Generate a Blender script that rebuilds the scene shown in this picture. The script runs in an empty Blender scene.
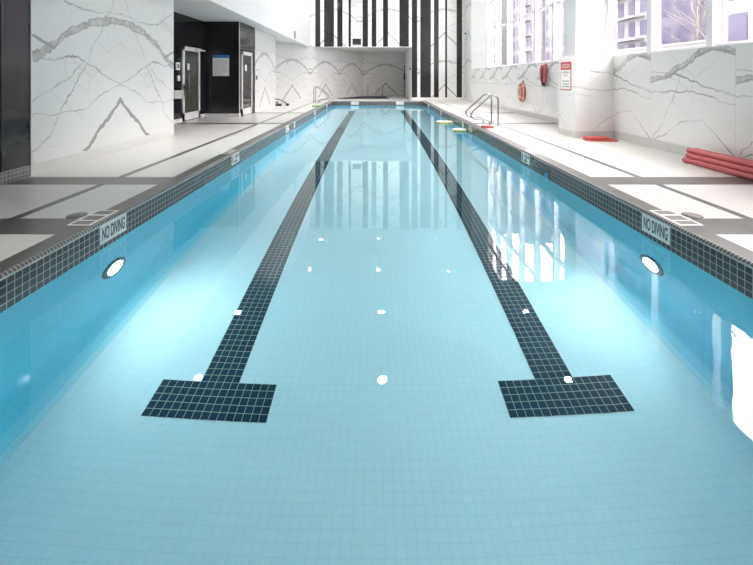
import bpy, bmesh, math, random
from mathutils import Vector, Matrix

random.seed(7)
SC = bpy.context.scene
COL = SC.collection
PI = math.pi

SKY, EXPO, LOWW, HIGHW = 6.4, 1.90, 55.0, 82.0

# ------------------------------------------------------------------ helpers
class MB:
    """collects shapes and links them as ONE mesh object"""
    def __init__(s):
        s.bm = bmesh.new()
    def box(s, x0, x1, y0, y1, z0, z1):
        v = [s.bm.verts.new(p) for p in ((x0,y0,z0),(x1,y0,z0),(x1,y1,z0),(x0,y1,z0),(x0,y0,z1),(x1,y0,z1),(x1,y1,z1),(x0,y1,z1))]
        for f in ((0,3,2,1),(4,5,6,7),(0,1,5,4),(1,2,6,5),(2,3,7,6),(3,0,4,7)):
            s.bm.faces.new([v[i] for i in f])
        return s
    def rbox(s, x0, x1, y0, y1, z0, z1, r=0.01, seg=2):
        t = bmesh.new()
        m = MB(); m.bm.free(); m.bm = t
        m.box(x0, x1, y0, y1, z0, z1)
        bmesh.ops.bevel(t, geom=list(t.edges), offset=r, segments=seg, affect='EDGES', profile=0.5)
        me = bpy.data.meshes.new('tmp'); t.to_mesh(me); t.free()
        s.bm.from_mesh(me); bpy.data.meshes.remove(me)
        return s
    def prism(s, pts, z0, z1):
        """vertical prism over an outline (counter-clockwise x,y)"""
        lo = [s.bm.verts.new((x, y, z0)) for x, y in pts]
        hi = [s.bm.verts.new((x, y, z1)) for x, y in pts]
        n = len(pts)
        s.bm.faces.new(list(reversed(lo))); s.bm.faces.new(hi)
        for i in range(n):
            j = (i + 1) % n
            s.bm.faces.new((lo[i], lo[j], hi[j], hi[i]))
        return s
    def tube(s, pts, r, seg=10, cap=True, closed=False):
        P = [Vector(p) for p in pts]
        n = len(P)
        rad = r if isinstance(r, (list, tuple)) else [r] * n
        rings = []
        prev = None
        for i in range(n):
            if closed:
                d = P[(i + 1) % n] - P[i - 1]
            else:
                d = P[min(i + 1, n - 1)] - P[max(i - 1, 0)]
            d.normalize()
            if prev is None:
                a = Vector((0, 0, 1)) if abs(d.z) < 0.9 else Vector((1, 0, 0))
                u = d.cross(a).normalized()
            else:
                u = (prev - d * prev.dot(d))
                u = u.normalized() if u.length > 1e-6 else d.orthogonal().normalized()
            prev = u
            w = d.cross(u)
            rings.append([s.bm.verts.new(P[i] + (u * math.cos(2*PI*k/seg) + w * math.sin(2*PI*k/seg)) * rad[i]) for k in range(seg)])
        m = n if closed else n - 1
        for i in range(m):
            A, B = rings[i], rings[(i + 1) % n]
            for k in range(seg):
                f = s.bm.faces.new((A[k], A[(k+1) % seg], B[(k+1) % seg], B[k])); f.smooth = True
        if cap and not closed:
            s.bm.faces.new(list(reversed(rings[0]))); s.bm.faces.new(rings[-1])
        return s
    def lathe(s, prof, c, axis='Z', seg=24):
        """profile (radius, height) spun about an axis through c"""
        c = Vector(c)
        ax = {'X': (Vector((1,0,0)), Vector((0,1,0)), Vector((0,0,1))),
              'Y': (Vector((0,1,0)), Vector((0,0,1)), Vector((1,0,0))),
              'Z': (Vector((0,0,1)), Vector((1,0,0)), Vector((0,1,0)))}[axis]
        rings = []
        for r, h in prof:
            if r < 1e-6:
                rings.append([s.bm.verts.new(c + ax[0] * h)])
            else:
                rings.append([s.bm.verts.new(c + ax[0]*h + (ax[1]*math.cos(2*PI*k/seg) + ax[2]*math.sin(2*PI*k/seg))*r) for k in range(seg)])
        for A, B in zip(rings, rings[1:]):
            for k in range(seg):
                k2 = (k + 1) % seg
                if len(A) == 1 and len(B) == 1: continue
                if len(A) == 1: f = s.bm.faces.new((A[0], B[k2], B[k]))
                elif len(B) == 1: f = s.bm.faces.new((A[k], A[k2], B[0]))
                else: f = s.bm.faces.new((A[k], A[k2], B[k2], B[k]))
                f.smooth = True
        return s
    def build(s, name, mat, parent=None, loc=None, rotz=0):
        bmesh.ops.recalc_face_normals(s.bm, faces=list(s.bm.faces))
        me = bpy.data.meshes.new(name)
        s.bm.to_mesh(me); s.bm.free()
        o = bpy.data.objects.new(name, me)
        if mat: me.materials.append(mat)
        COL.objects.link(o)
        if loc: o.location = loc
        o.rotation_euler.z = rotz
        if parent is not None:
            o.parent = parent
        return o

def tag(o, label, cat, group=None, kind=None):
    o['label'] = label; o['category'] = cat
    if group: o['group'] = group
    if kind: o['kind'] = kind
    return o

def thing(name, label, cat, loc=(0,0,0), rotz=0, group=None):
    o = bpy.data.objects.new(name, None); COL.objects.link(o)
    o.empty_display_size = 0.1
    o.location = loc; o.rotation_euler.z = rotz
    return tag(o, label, cat, group)

def struct(o, label=None, cat=None):
    o['kind'] = 'structure'
    if label: o['label'] = label
    if cat: o['category'] = cat
    return o

def dup(root, loc, label, rotz=None):
    r = root.copy(); COL.objects.link(r); r.location = loc; r['label'] = label
    if rotz is not None: r.rotation_euler.z = rotz
    for ch in list(root.children):
        c = ch.copy(); COL.objects.link(c); c.parent = r
        for g in list(ch.children):
            d = g.copy(); COL.objects.link(d); d.parent = c
    return r

# ------------------------------------------------------------------ material helpers
class NT:
    def __init__(s, name):
        s.m = bpy.data.materials.new(name); s.m.use_nodes = True
        s.t = s.m.node_tree; s.n = s.t.nodes; s.n.clear()
        s.out = s.n.new('ShaderNodeOutputMaterial')
    def node(s, typ, **kw):
        n = s.n.new(typ)
        for k, v in kw.items(): setattr(n, k, v)
        return n
    def put(s, sock, v):
        if isinstance(v, bpy.types.NodeSocket): s.t.links.new(v, sock)
        elif v is not None:
            if sock.type == 'RGBA' and not isinstance(v, (int, float)) and len(v) == 3: v = (*v, 1)
            sock.default_value = v
    def M(s, op, a, b=None, c=None, clamp=False):
        n = s.node('ShaderNodeMath', operation=op, use_clamp=clamp)
        s.put(n.inputs[0], a)
        if b is not None: s.put(n.inputs[1], b)
        if c is not None: s.put(n.inputs[2], c)
        return n.outputs[0]
    def sstep(s, lo, hi, x):
        n = s.node('ShaderNodeMapRange', interpolation_type='SMOOTHSTEP')
        s.put(n.inputs[0], x); s.put(n.inputs[1], lo); s.put(n.inputs[2], hi)
        n.inputs[3].default_value = 0; n.inputs[4].default_value = 1
        return n.outputs[0]
    def mix(s, f, a, b):
        n = s.node('ShaderNodeMix', data_type='RGBA')
        s.put(n.inputs[0], f); s.put(n.inputs[6], a); s.put(n.inputs[7], b)
        return n.outputs[2]
    def noise(s, vec, scale, detail=4, rough=0.55, dist=0.0):
        n = s.node('ShaderNodeTexNoise')
        if vec is not None: s.put(n.inputs['Vector'], vec)
        n.inputs['Scale'].default_value = scale; n.inputs['Detail'].default_value = detail
        n.inputs['Roughness'].default_value = rough; n.inputs['Distortion'].default_value = dist
        return n.outputs['Fac']
    def obj(s):
        return s.node('ShaderNodeTexCoord').outputs['Object']
    def sep(s, v):
        n = s.node('ShaderNodeSeparateXYZ'); s.put(n.inputs[0], v); return n.outputs
    def comb(s, x, y, z):
        n = s.node('ShaderNodeCombineXYZ')
        s.put(n.inputs[0], x); s.put(n.inputs[1], y); s.put(n.inputs[2], z); return n.outputs[0]
    def bsdf(s, col, rough=0.5, metal=0.0, spec=0.5, normal=None, coat=0.0, **kw):
        b = s.node('ShaderNodeBsdfPrincipled')
        s.put(b.inputs['Base Color'], col); s.put(b.inputs['Roughness'], rough)
        s.put(b.inputs['Metallic'], metal); b.inputs['Specular IOR Level'].default_value = spec
        b.inputs['Coat Weight'].default_value = coat
        if normal is not None: s.put(b.inputs['Normal'], normal)
        for k, v in kw.items(): s.put(b.inputs[k], v)
        s.t.links.new(b.outputs[0], s.out.inputs[0])
        return b
    def bump(s, h, strength=0.2, dist=0.01):
        n = s.node('ShaderNodeBump'); n.inputs['Strength'].default_value = strength
        n.inputs['Distance'].default_value = dist; s.put(n.inputs['Height'], h); return n.outputs[0]

def plain(name, col, rough=0.5, metal=0.0, spec=0.5, var=0.04, scale=12, coat=0.0):
    m = NT(name)
    f = m.noise(m.obj(), scale, 3)
    a = tuple(max(0, c * (1 - var)) for c in col); b = tuple(min(1, c * (1 + var)) for c in col)
    m.bsdf(m.mix(f, a, b), rough, metal, spec, coat=coat)
    return m.m

def emit(name, col, strength):
    m = NT(name)
    e = m.node('ShaderNodeEmission'); m.put(e.inputs[0], col); e.inputs[1].default_value = strength
    m.t.links.new(e.outputs[0], m.out.inputs[0])
    return m.m

T = 0.052          # mosaic tile pitch

def tiles(name, ca, cb, grout, pitch=T, mortar=0.05, rough=0.25, spec=0.5, soft=0.15, uv=True, axes='xy', ph=0.0, pitch2=None):
    m = NT(name)
    tc = m.node('ShaderNodeTexCoord')
    if uv: v = tc.outputs['UV']
    else:
        o = m.sep(tc.outputs['Object'])
        idx = {'x': o[0], 'y': o[1], 'z': o[2]}
        v = m.comb(idx[axes[0]], m.M('ADD', idx[axes[1]], ph), 0.0)
    b = m.node('ShaderNodeTexBrick', offset=0.0, squash=1.0)
    m.put(b.inputs['Vector'], v)
    m.put(b.inputs['Color1'], ca); m.put(b.inputs['Color2'], cb); m.put(b.inputs['Mortar'], grout)
    b.inputs['Scale'].default_value = 1.0
    b.inputs['Mortar Size'].default_value = mortar * pitch
    b.inputs['Mortar Smooth'].default_value = soft
    b.inputs['Bias'].default_value = 0.0
    b.inputs['Brick Width'].default_value = pitch
    b.inputs['Row Height'].default_value = pitch2 or pitch
    h = m.bump(m.M('SUBTRACT', 1.0, b.outputs['Fac']), 0.25, 0.002)
    m.bsdf(b.outputs['Color'], rough, 0, spec, normal=h)
    return m.m

def fcurve(m, x, pts, xmax, ymax):
    """piecewise curve y(x) through a Float Curve node; x,y scaled to 0..1"""
    n = m.node('ShaderNodeFloatCurve')
    c = n.mapping.curves[0]
    pts = sorted(pts)
    c.points[0].location = (pts[0][0]/xmax, pts[0][1]/ymax)
    c.points[1].location = (pts[-1][0]/xmax, pts[-1][1]/ymax)
    for x0, y0 in pts[1:-1]:
        c.points.new(x0/xmax, y0/ymax)
    for p in c.points: p.handle_type = 'VECTOR'
    n.mapping.update()
    m.put(n.inputs['Value'], m.M('DIVIDE', x, xmax))
    return m.M('MULTIPLY', n.outputs[0], ymax)

WHITE = (0.83, 0.82, 0.81)
VEIN = (0.20, 0.195, 0.19)

def marble(name, period, start, mirror=True, tall=2.75, base=WHITE, rough=0.13, seam=True, kind='book', wide=1.0):
    """veined slab cladding; u runs along the wall's local x, v is height"""
    m = NT(name)
    co = m.obj(); o = m.sep(co)
    u = m.M('SUBTRACT', m.M('ADD', o[0], o[1]), start); v0 = o[2]
    k = m.M('FLOOR', m.M('DIVIDE', u, period))
    um = m.M('SUBTRACT', u, m.M('MULTIPLY', k, period))
    v = m.M('SUBTRACT', v0, m.M('MULTIPLY', m.M('FLOOR', m.M('DIVIDE', v0, tall)), tall))
    if mirror:
        a = m.M('ABSOLUTE', m.M('SUBTRACT', um, period / 2)); amax = period / 2
    else:
        a = m.M('SUBTRACT', period, um); amax = period
    q = m.comb(a, 0.3, v)
    n1 = m.M('SUBTRACT', m.noise(q, 2.6, 6, 0.62), 0.5)
    n2 = m.M('SUBTRACT', m.noise(q, 9.0, 5, 0.6), 0.5)
    n3 = m.noise(m.comb(a, 4.7, v), 5.0, 4, 0.6)
    vd = m.M('ADD', v, m.M('ADD', m.M('MULTIPLY', n1, 0.18), m.M('MULTIPLY', n2, 0.075)))
    ad = m.M('ADD', a, m.M('ADD', m.M('MULTIPLY', n1, 0.10), m.M('MULTIPLY', n2, 0.04)))
    def vein(pts, w, k=1.0, vary=True):
        c = fcurve(m, ad, pts, amax, 3.0)
        d = m.M('MULTIPLY', m.M('ABSOLUTE', m.M('SUBTRACT', vd, c)), k)
        ww = m.M('MULTIPLY', m.M('ADD', 0.35, n3), w * 1.15) if vary else w
        return m.M('SUBTRACT', 1.0, m.sstep(m.M('MULTIPLY', ww, 0.55), ww, d)), d, ww
    s = amax / 1.65
    if kind == 'book':
        main, d, ww = vein([(0,2.05),(.2*s,2.06),(.37*s,2.02),(.64*s,1.97),(1.0*s,1.78),(1.34*s,1.58),(1.55*s,1.42),(amax,1.41)], 0.075)
        side, _, _ = vein([(0,2.3),(.9*s,2.05),(1.3*s,1.56),(amax,1.68)], 0.03)
        side = m.M('MULTIPLY', side, m.M('GREATER_THAN', a, 1.15*s))
        leg, _, _ = vein([(0,.80),(.74*s,.13),(amax,.0)], 0.042, 0.72, False)
        leg = m.M('MULTIPLY', leg, m.M('MULTIPLY', m.M('GREATER_THAN', v, 0.10), m.M('LESS_THAN', a, 0.8*s)))
        thin = [vein(p, w, kk)[0] for p, w, kk in (
            ([(0,1.05),(.4*s,1.23),(.89*s,1.46),(1.3*s,1.41),(amax,1.44)], 0.014, .9),
            ([(0,1.06),(.35*s,.93),(.8*s,.72),(1.2*s,.70),(amax,.73)], 0.010, .9),
            ([(0,2.6),(.76*s,1.34),(1.38*s,.45),(amax,.2)], 0.010, .57),
            ([(0,2.22),(.5*s,2.12),(1.1*s,2.16),(amax,2.5)], 0.010, .9),
            ([(0,1.75),(.3*s,1.55),(.5*s,1.72),(1.0*s,1.2),(amax,.9)], 0.006, .7))]
    else:
        main, d, ww = vein([(0,1.50),(.12,1.555),(.35,1.60),(.62,1.50),(.92,1.33),(1.25,1.19),(amax,1.15)], 0.062)
        side, _, _ = vein([(0,1.52),(.35,1.56),(.7,1.42),(1.0,1.26),(amax,1.1)], 0.012)
        leg, _, _ = vein([(0,.40),(.5,.0),(amax,.0)], 0.02, .75)
        leg = m.M('MULTIPLY', leg, m.M('GREATER_THAN', v, 0.1))
        thin = [vein(p, w, kk)[0] for p, w, kk in (
            ([(0,.93),(.5,1.04),(1.0,1.23),(amax,1.3)], 0.016, .9),
            ([(0,.80),(.7,.97),(amax,.94)], 0.010, .9),
            ([(0,.15),(.5,.55),(.9,.50),(1.2,.3),(amax,.1)], 0.010 if wide > 0 else 0.0012, .8),
            ([(0,1.9),(.6,1.9),(1.1,.75),(amax,.1)], 0.008, .6))]
    # cloudy filling and dark borders inside the wide vein
    fill = m.M('MULTIPLY', main, m.M('MULTIPLY', wide, m.M('ADD', 0.22, m.M('MULTIPLY', m.sstep(.3,.7,m.noise(m.comb(a, 3.3, v), 7.0, 4, .6)), 0.38))))
    edge = m.M('MULTIPLY', main, m.sstep(m.M('MULTIPLY', ww, 0.35), m.M('MULTIPLY', ww, 0.75), d))
    t = thin[0]
    for x in thin[1:]: t = m.M('MAXIMUM', t, x)
    patch = m.sstep(0.40, 0.62, m.noise(m.comb(a, 9.1, v), 1.7, 2))
    t = m.M('MULTIPLY', t, m.M('ADD', 0.25, m.M('MULTIPLY', patch, 0.45)))
    vo = m.node('ShaderNodeTexVoronoi', feature='DISTANCE_TO_EDGE')
    m.put(vo.inputs['Vector'], m.comb(ad, 1.0, vd)); vo.inputs['Scale'].default_value = 1.3
    web = m.M('MULTIPLY', m.M('SUBTRACT', 1.0, m.sstep(0.0, 0.02, vo.outputs['Distance'])), m.M('MULTIPLY', patch, 0.16))
    tot = m.M('MAXIMUM', m.M('MAXIMUM', m.M('ADD', fill, m.M('MULTIPLY', edge, 0.35*wide)), m.M('MULTIPLY', side, 0.7*wide)),
              m.M('MAXIMUM', m.M('MULTIPLY', leg, 0.75 if kind == 'book' else 0.0), m.M('MAXIMUM', t, web)), clamp=True)
    cloud = m.mix(m.noise(q, 1.3, 3), tuple(c * .965 for c in base), base)
    col = m.mix(tot, cloud, VEIN)
    if seam:
        e = m.M('MINIMUM', um, m.M('SUBTRACT', period, um))
        col = m.mix(m.M('MULTIPLY', m.M('LESS_THAN', e, 0.004), 0.35), col, (0.45, 0.45, 0.44))
    m.bsdf(col, rough, 0, 0.5)
    return m.m

# ------------------------------------------------------------------ materials
XL, XR = -2.216, 2.36          # pool side walls
YN, YF = 0.30, 19.6            # pool end walls
ZW = -0.215                    # water level
ZT = -0.025                    # top of the mosaic band
ZB = ZT - 4 * T                # bottom of the mosaic band
ZF = -1.50                     # pool floor
RC = 0.28                      # cove radius at the foot of the pool walls

m_band = tiles('charcoal_mosaic', (0.050,0.046,0.047), (0.066,0.061,0.062), (0.44,0.44,0.43), mortar=0.055, rough=0.22)
m_lane = tiles('navy_mosaic', (0.003,0.024,0.050), (0.006,0.032,0.062), (0.42,0.46,0.38), mortar=0.045, rough=0.3, spec=.06)
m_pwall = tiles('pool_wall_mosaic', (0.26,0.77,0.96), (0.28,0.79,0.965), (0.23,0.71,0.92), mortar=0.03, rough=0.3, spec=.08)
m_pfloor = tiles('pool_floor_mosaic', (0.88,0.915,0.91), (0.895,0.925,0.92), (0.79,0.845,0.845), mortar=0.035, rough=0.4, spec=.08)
m_bull = tiles('bullnose_mosaic', (0.055,0.052,0.050), (0.075,0.072,0.070), (0.42,0.41,0.40), pitch=0.028, mortar=0.13, rough=0.3, pitch2=1.0)
m_base = tiles('grey_base_mosaic', (0.17,0.17,0.17), (0.21,0.21,0.21), (0.50,0.50,0.49), pitch=0.045, mortar=0.06, rough=0.3)

m_grout = plain('grout', (0.48,0.48,0.47), 0.7)
m_steel = plain('brushed_steel', (0.36,0.36,0.36), 0.28, 1.0)
m_alu = plain('white_aluminium', (0.74,0.73,0.73), 0.3, 0.0)
m_plaster = plain('white_plaster', (0.88,0.873,0.865), 0.6, var=0.01)
m_ceil = plain('ceiling_paint', (0.87,0.86,0.855), 0.7, var=0.01)
m_wframe = plain('white_window_frame', (0.84,0.83,0.85), 0.35, var=0.01)
m_dkframe = plain('dark_frame', (0.035,0.033,0.04), 0.3)
m_red = plain('red_foam', (0.56,0.12,0.128), 0.55)
m_redb = plain('red_foam_board', (0.52,0.09,0.075), 0.5)
m_yel = plain('yellow_foam', (0.62,0.56,0.10), 0.55)
m_cream = plain('cream_foam', (0.80,0.77,0.56), 0.55)
m_grn = plain('green_foam', (0.16,0.42,0.08), 0.5)
m_org = plain('orange_plastic', (0.60,0.15,0.075), 0.4)
m_blk = plain('black_plastic', (0.02,0.02,0.022), 0.4)
m_rope = plain('white_rope', (0.75,0.74,0.70), 0.8)
m_sign = plain('sign_white', (0.80,0.80,0.78), 0.35)
m_ink = plain('sign_black', (0.02,0.02,0.02), 0.5)
m_signr = plain('sign_red', (0.55,0.05,0.06), 0.4)
m_signb = plain('sign_blue', (0.03,0.18,0.48), 0.4)
m_signg = plain('sign_grey', (0.36,0.35,0.35), 0.5)
m_txt = plain('sign_text_grey', (0.12,0.12,0.12), 0.5)
m_blue = plain('skimmer_blue', (0.08,0.35,0.60), 0.4)
m_marker = tiles('deck_block', (0.16,0.155,0.15), (0.19,0.185,0.18), (0.3,0.3,0.3), uv=False, rough=0.5)
m_mark = plain('deck_disc', (0.20,0.19,0.185), 0.5)

def black_panel(name):
    m = NT(name)
    co = m.obj()
    f = m.noise(co, 1.6, 4, 0.6)
    m.bsdf(m.mix(f, (0.008,0.008,0.010), (0.030,0.030,0.033)), 0.11, 0, 0.5)
    return m.m
m_black = black_panel('black_polished_panel')

def deck_material():
    m = NT('deck_stone')
    o = m.sep(m.obj())
    # fine streaks across the deck
    st = m.noise(m.comb(m.M('MULTIPLY', o[0], 6.0), m.M('MULTIPLY', o[1], 70.0), 0.0), 1.0, 4, 0.6)
    lt = m.mix(st, (0.50,0.485,0.465), (0.72,0.705,0.685))
    dk = m.mix(st, (0.060,0.057,0.055), (0.115,0.110,0.106))
    mask = None
    for y0, y1 in ((2.905,3.235),(4.262,4.592),(9.85,10.15),(12.85,13.15)):
        b = m.M('MULTIPLY', m.M('GREATER_THAN', o[1], y0), m.M('LESS_THAN', o[1], y1))
        mask = b if mask is None else m.M('MAXIMUM', mask, b)
    col = m.mix(mask, lt, dk)
    # long slot drains
    ch = None
    for xc, w, y0, y1 in ((-3.0,.085,-3,19.6),(3.09,.080,-3,19.6),(1.70,.09,19.75,24.0)):
        b = m.M('LESS_THAN', m.M('ABSOLUTE', m.M('SUBTRACT', o[0], xc)), w/2)
        b = m.M('MULTIPLY', b, m.M('MULTIPLY', m.M('GREATER_THAN', o[1], y0), m.M('LESS_THAN', o[1], y1)))
        ch = b if ch is None else m.M('MAXIMUM', ch, b)
    slot = m.M('LESS_THAN', m.M('FRACT', m.M('MULTIPLY', o[1], 60.0)), 0.3)
    col = m.mix(ch, col, m.mix(slot, (0.085,0.083,0.08), (0.05,0.05,0.05)))
    h = m.bump(st, 0.06, 0.003)
    m.bsdf(col, m.M('ADD', 0.26, m.M('MULTIPLY', st, 0.12)), 0, 0.8, normal=h)
    return m.m
m_deck = deck_material()

def coping_material():
    m = NT('coping_stone')
    o = m.sep(m.obj())
    st = m.noise(m.comb(m.M('MULTIPLY', o[0], 40.0), m.M('MULTIPLY', o[1], 7.0), 0.0), 1.0, 4, 0.6)
    m.bsdf(m.mix(st, (0.040,0.038,0.036), (0.125,0.120,0.116)), m.M('ADD', 0.28, m.M('MULTIPLY', st, 0.12)), 0, 0.8, normal=m.bump(st, 0.08, 0.003))
    return m.m
m_cop = coping_material()

m_marbL = marble('marble_bookmatch', 3.29, 4.61)
m_marbL2 = marble('marble_bookmatch_lobby', 3.0, 12.9)
m_marbO = marble('marble_bookmatch_oblique', 3.0, 0.0)
m_marbF = marble('marble_far', 3.0, -0.86 - 0.0)
m_marbR = marble('marble_window_wall', 1.55, -5.01, mirror=False, kind='saw', tall=9.0)
m_marbP = marble('marble_pillar', 1.9, 0.3, mirror=False, kind='saw', tall=9.0, wide=0.0)

def water_material():
    m = NT('pool_water')
    co = m.obj()
    h = m.M('ADD', m.noise(co, 2.2, 2, 0.5), m.M('MULTIPLY', m.noise(co, 7.0, 2, 0.5), 0.25))
    nb = m.bump(h, 0.05, 0.02)
    g = m.node('ShaderNodeBsdfGlass'); g.inputs['IOR'].default_value = 1.333
    g.inputs['Roughness'].default_value = 0.0; m.put(g.inputs['Color'], (1,1,1)); m.put(g.inputs['Normal'], nb)
    m.t.links.new(g.outputs[0], m.out.inputs['Surface'])
    a = m.node('ShaderNodeVolumeAbsorption'); m.put(a.inputs['Color'], (0.16,0.87,0.985)); a.inputs['Density'].default_value = 0.215
    m.t.links.new(a.outputs[0], m.out.inputs['Volume'])
    return m.m
m_water = water_material()

def pane_material(name='window_glass', tint=(0.97,0.97,0.985)):
    m = NT(name)
    tr = m.node('ShaderNodeBsdfTransparent'); m.put(tr.inputs[0], tint)
    gl = m.node('ShaderNodeBsdfGlossy'); gl.inputs['Roughness'].default_value = 0.0
    lw = m.node('ShaderNodeLayerWeight'); lw.inputs[0].default_value = 0.5
    fr = m.M('ADD', 0.06, m.M('MULTIPLY', m.M('POWER', lw.outputs['Facing'], 5.0), 0.9))
    mx = m.node('ShaderNodeMixShader'); m.t.links.new(fr, mx.inputs[0])
    m.t.links.new(tr.outputs[0], mx.inputs[1]); m.t.links.new(gl.outputs[0], mx.inputs[2])
    m.t.links.new(mx.outputs[0], m.out.inputs[0])
    return m.m
m_pane = pane_material()

def dark_glass():
    m = NT('dark_door_glass')
    f = m.noise(m.obj(), 1.2, 3)
    m.bsdf(m.mix(f, (0.05,0.048,0.042), (0.10,0.097,0.085)), 0.05, 0, 0.5)
    return m.m
m_dglass = dark_glass()

# ------------------------------------------------------------------ room shell
def wall_box(name, x0, x1, y0, y1, z0, z1, mat):
    return struct(MB().box(x0, x1, y0, y1, z0, z1).build(name, mat))

def clad(name, p0, p1, z0, z1, mat, thick=0.2):
    """a wall whose front face runs from p0 to p1 with its room side on the left of that run; local x starts at p0"""
    d = Vector((p1[0]-p0[0], p1[1]-p0[1])); L = d.length
    m = MB().box(0, L, -thick, 0, z0, z1)
    o = m.build(name, mat, loc=(p0[0], p0[1], 0), rotz=math.atan2(d.y, d.x))
    return struct(o)

XW = 4.62        # window wall
XA = -4.1        # cladded wall on the left
XB = -3.50       # bulkhead face above it
YE = 20.7        # striped end wall
ZS = 2.8         # soffit
ZL = 3.1         # low ceiling near the camera
ZH = 6.4         # high ceiling
ZSILL = 1.605

# deck, cut around the pool and its coping
CO = 0.17
fl = MB()
fl.box(-5.8, XL-CO, -2.8, 27.0, -0.18, 0)
fl.box(XR+CO, XW+0.3, -2.8, 27.0, -0.18, 0)
fl.box(XL-CO, XR+CO, YF+CO, 27.0, -0.18, 0)
fl.box(XL-CO, XR+CO, -2.8, YN-CO, -0.18, 0)
floor = struct(fl.build('floor', m_deck))

# coping: flat stone ring, then the rounded row of small mosaic
cp = MB()
e = 0.026
cp.box(XL-CO, XL-e, YN-CO, YF+CO, -0.18, 0.0)
cp.box(XR+e, XR+CO, YN-CO, YF+CO, -0.18, 0.0)
cp.box(XL-e, XR+e, YF+e, YF+CO, -0.18, 0.0)
cp.box(XL-e, XR+e, YN-CO, YN-e, -0.18, 0.0)
struct(cp.build('trim_1', m_cop), 'dark stone coping around the pool', 'coping')

def ring_surface(name, levels, mat, uvscale=1.0, x0=XL, x1=XR, y0=YN, y1=YF):
    """sheet swept round the pool: levels = (inset, z, arc length)"""
    bm = bmesh.new(); uv = bm.loops.layers.uv.new('UVMap')
    def rect(d):
        return [(x0+d,y0+d),(x1-d,y0+d),(x1-d,y1-d),(x0+d,y1-d)]
    for (d0,z0,s0),(d1,z1,s1) in zip(levels, levels[1:]):
        A, B = rect(d0), rect(d1)
        for i in range(4):
            j = (i+1) % 4
            ax = 0 if i in (0,2) else 1
            pts = [(A[i],z0,s0),(A[j],z0,s0),(B[j],z1,s1),(B[i],z1,s1)]
            vs = [bm.verts.new((p[0],p[1],z)) for p,z,_ in pts]
            f = bm.faces.new(vs)
            for lp,(p,z,s) in zip(f.loops, pts):
                org = (x0 if ax == 0 else 0.0)
                lp[uv].uv = (p[ax]-org, s)
            f.normal_update()
            c = f.calc_center_median(); to = Vector(((x0+x1)/2 - c.x, (y0+y1)/2 - c.y, 0.0))
            if f.normal.x*to.x*(ax==1) + f.normal.y*to.y*(ax==0) < 0 and abs(f.normal.z) < 0.999: f.normal_flip()
    me = bpy.data.meshes.new(name); bm.to_mesh(me); bm.free(); me.materials.append(mat)
    o = bpy.data.objects.new(name, me); COL.objects.link(o)
    return struct(o)

lv = []
for k in range(7):
    a = k/6*PI/2
    lv.append((-e + e*math.sin(a), -e + e*math.cos(a) + 0.0005, a*e))
ring_surface('trim_2', lv, m_bull)
lv = [(0.0, ZT-0.002, 0.0), (0.0, ZB, -4*T)]
struct(ring_surface('trim_3', [(0,ZT,0),(0,ZB,-4*T)], m_band), 'charcoal mosaic band at the waterline', 'tile band')
# grout line between bullnose and band
ring_surface('trim_4', [(-0.001,ZT+0.004,0),(0.0015,ZT+0.003,.004),(0.0015,ZT-0.008,.015),(-0.001,ZT-0.009,.02)], m_grout)
lv = [(0.0, ZB, 0.0), (0.0, ZF+RC, -(ZB-ZF-RC))]
s0 = lv[-1][2]
def cove(k0, k1, n=18):
    return [(RC-RC*math.cos(k/n*PI/2), ZF+RC-RC*math.sin(k/n*PI/2), s0 - k/n*PI/2*RC) for k in range(k0, k1+1)]
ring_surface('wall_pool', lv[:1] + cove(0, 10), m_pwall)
m_cv1 = tiles('cove_mosaic_light_step', (0.40,0.81,0.95), (0.42,0.83,0.955), (0.35,0.74,0.90), mortar=0.03, rough=0.3, spec=.08)  # blue-to-pale light change from wall to floor, stepped into the cove tile colours
m_cv2 = tiles('cove_foot_mosaic_light_step', (0.63,0.86,0.93), (0.65,0.87,0.935), (0.56,0.79,0.87), mortar=0.03, rough=0.3, spec=.08)
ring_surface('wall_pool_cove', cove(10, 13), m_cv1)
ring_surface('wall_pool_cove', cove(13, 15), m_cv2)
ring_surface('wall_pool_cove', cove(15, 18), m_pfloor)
def flat(name, x0, x1, y0, y1, z, mat, ox=0.0, oy=0.0):
    bm = bmesh.new(); uv = bm.loops.layers.uv.new('UVMap')
    vs = [bm.verts.new(p) for p in ((x0,y0,z),(x1,y0,z),(x1,y1,z),(x0,y1,z))]
    f = bm.faces.new(vs)
    for lp in f.loops: lp[uv].uv = (lp.vert.co.x-ox, lp.vert.co.y-oy)
    me = bpy.data.meshes.new(name); bm.to_mesh(me); bm.free(); me.materials.append(mat)
    o = bpy.data.objects.new(name, me); COL.objects.link(o)
    return struct(o)
flat('floor_pool', XL+RC, XR-RC, YN+RC, YF-RC, ZF, m_pfloor, XL+RC, YN)

# lane markings laid into the pool floor: T head and long stem of navy mosaic
XC = (XL+XR)/2
YT = 2.420
def lane(xc, YT, label):
    bm = bmesh.new(); uv = bm.loops.layers.uv.new('UVMap')
    h = 7.5*T; s = 2.5*T
    for x0,x1,y0,y1 in ((xc-h,xc+h,YT,YT+5*T),(xc-s,xc+s,YT+5*T,YF-1.75)):
        f = bm.faces.new([bm.verts.new(p) for p in ((x0,y0,ZF+.003),(x1,y0,ZF+.003),(x1,y1,ZF+.003),(x0,y1,ZF+.003))])
        for lp in f.loops: lp[uv].uv = (lp.vert.co.x-(xc-h), lp.vert.co.y-YT)
    me = bpy.data.meshes.new('lane_marking'); bm.to_mesh(me); bm.free(); me.materials.append(m_lane)
    o = bpy.data.objects.new('lane_marking', me); COL.objects.link(o)
    struct(o, label, 'lane marking')
lane(XC-1.143, YT, 'navy mosaic lane line with T head in the left half of the pool floor')
lane(XC+1.160, YT+.022, 'navy mosaic lane line with T head in the right half of the pool floor')

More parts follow.
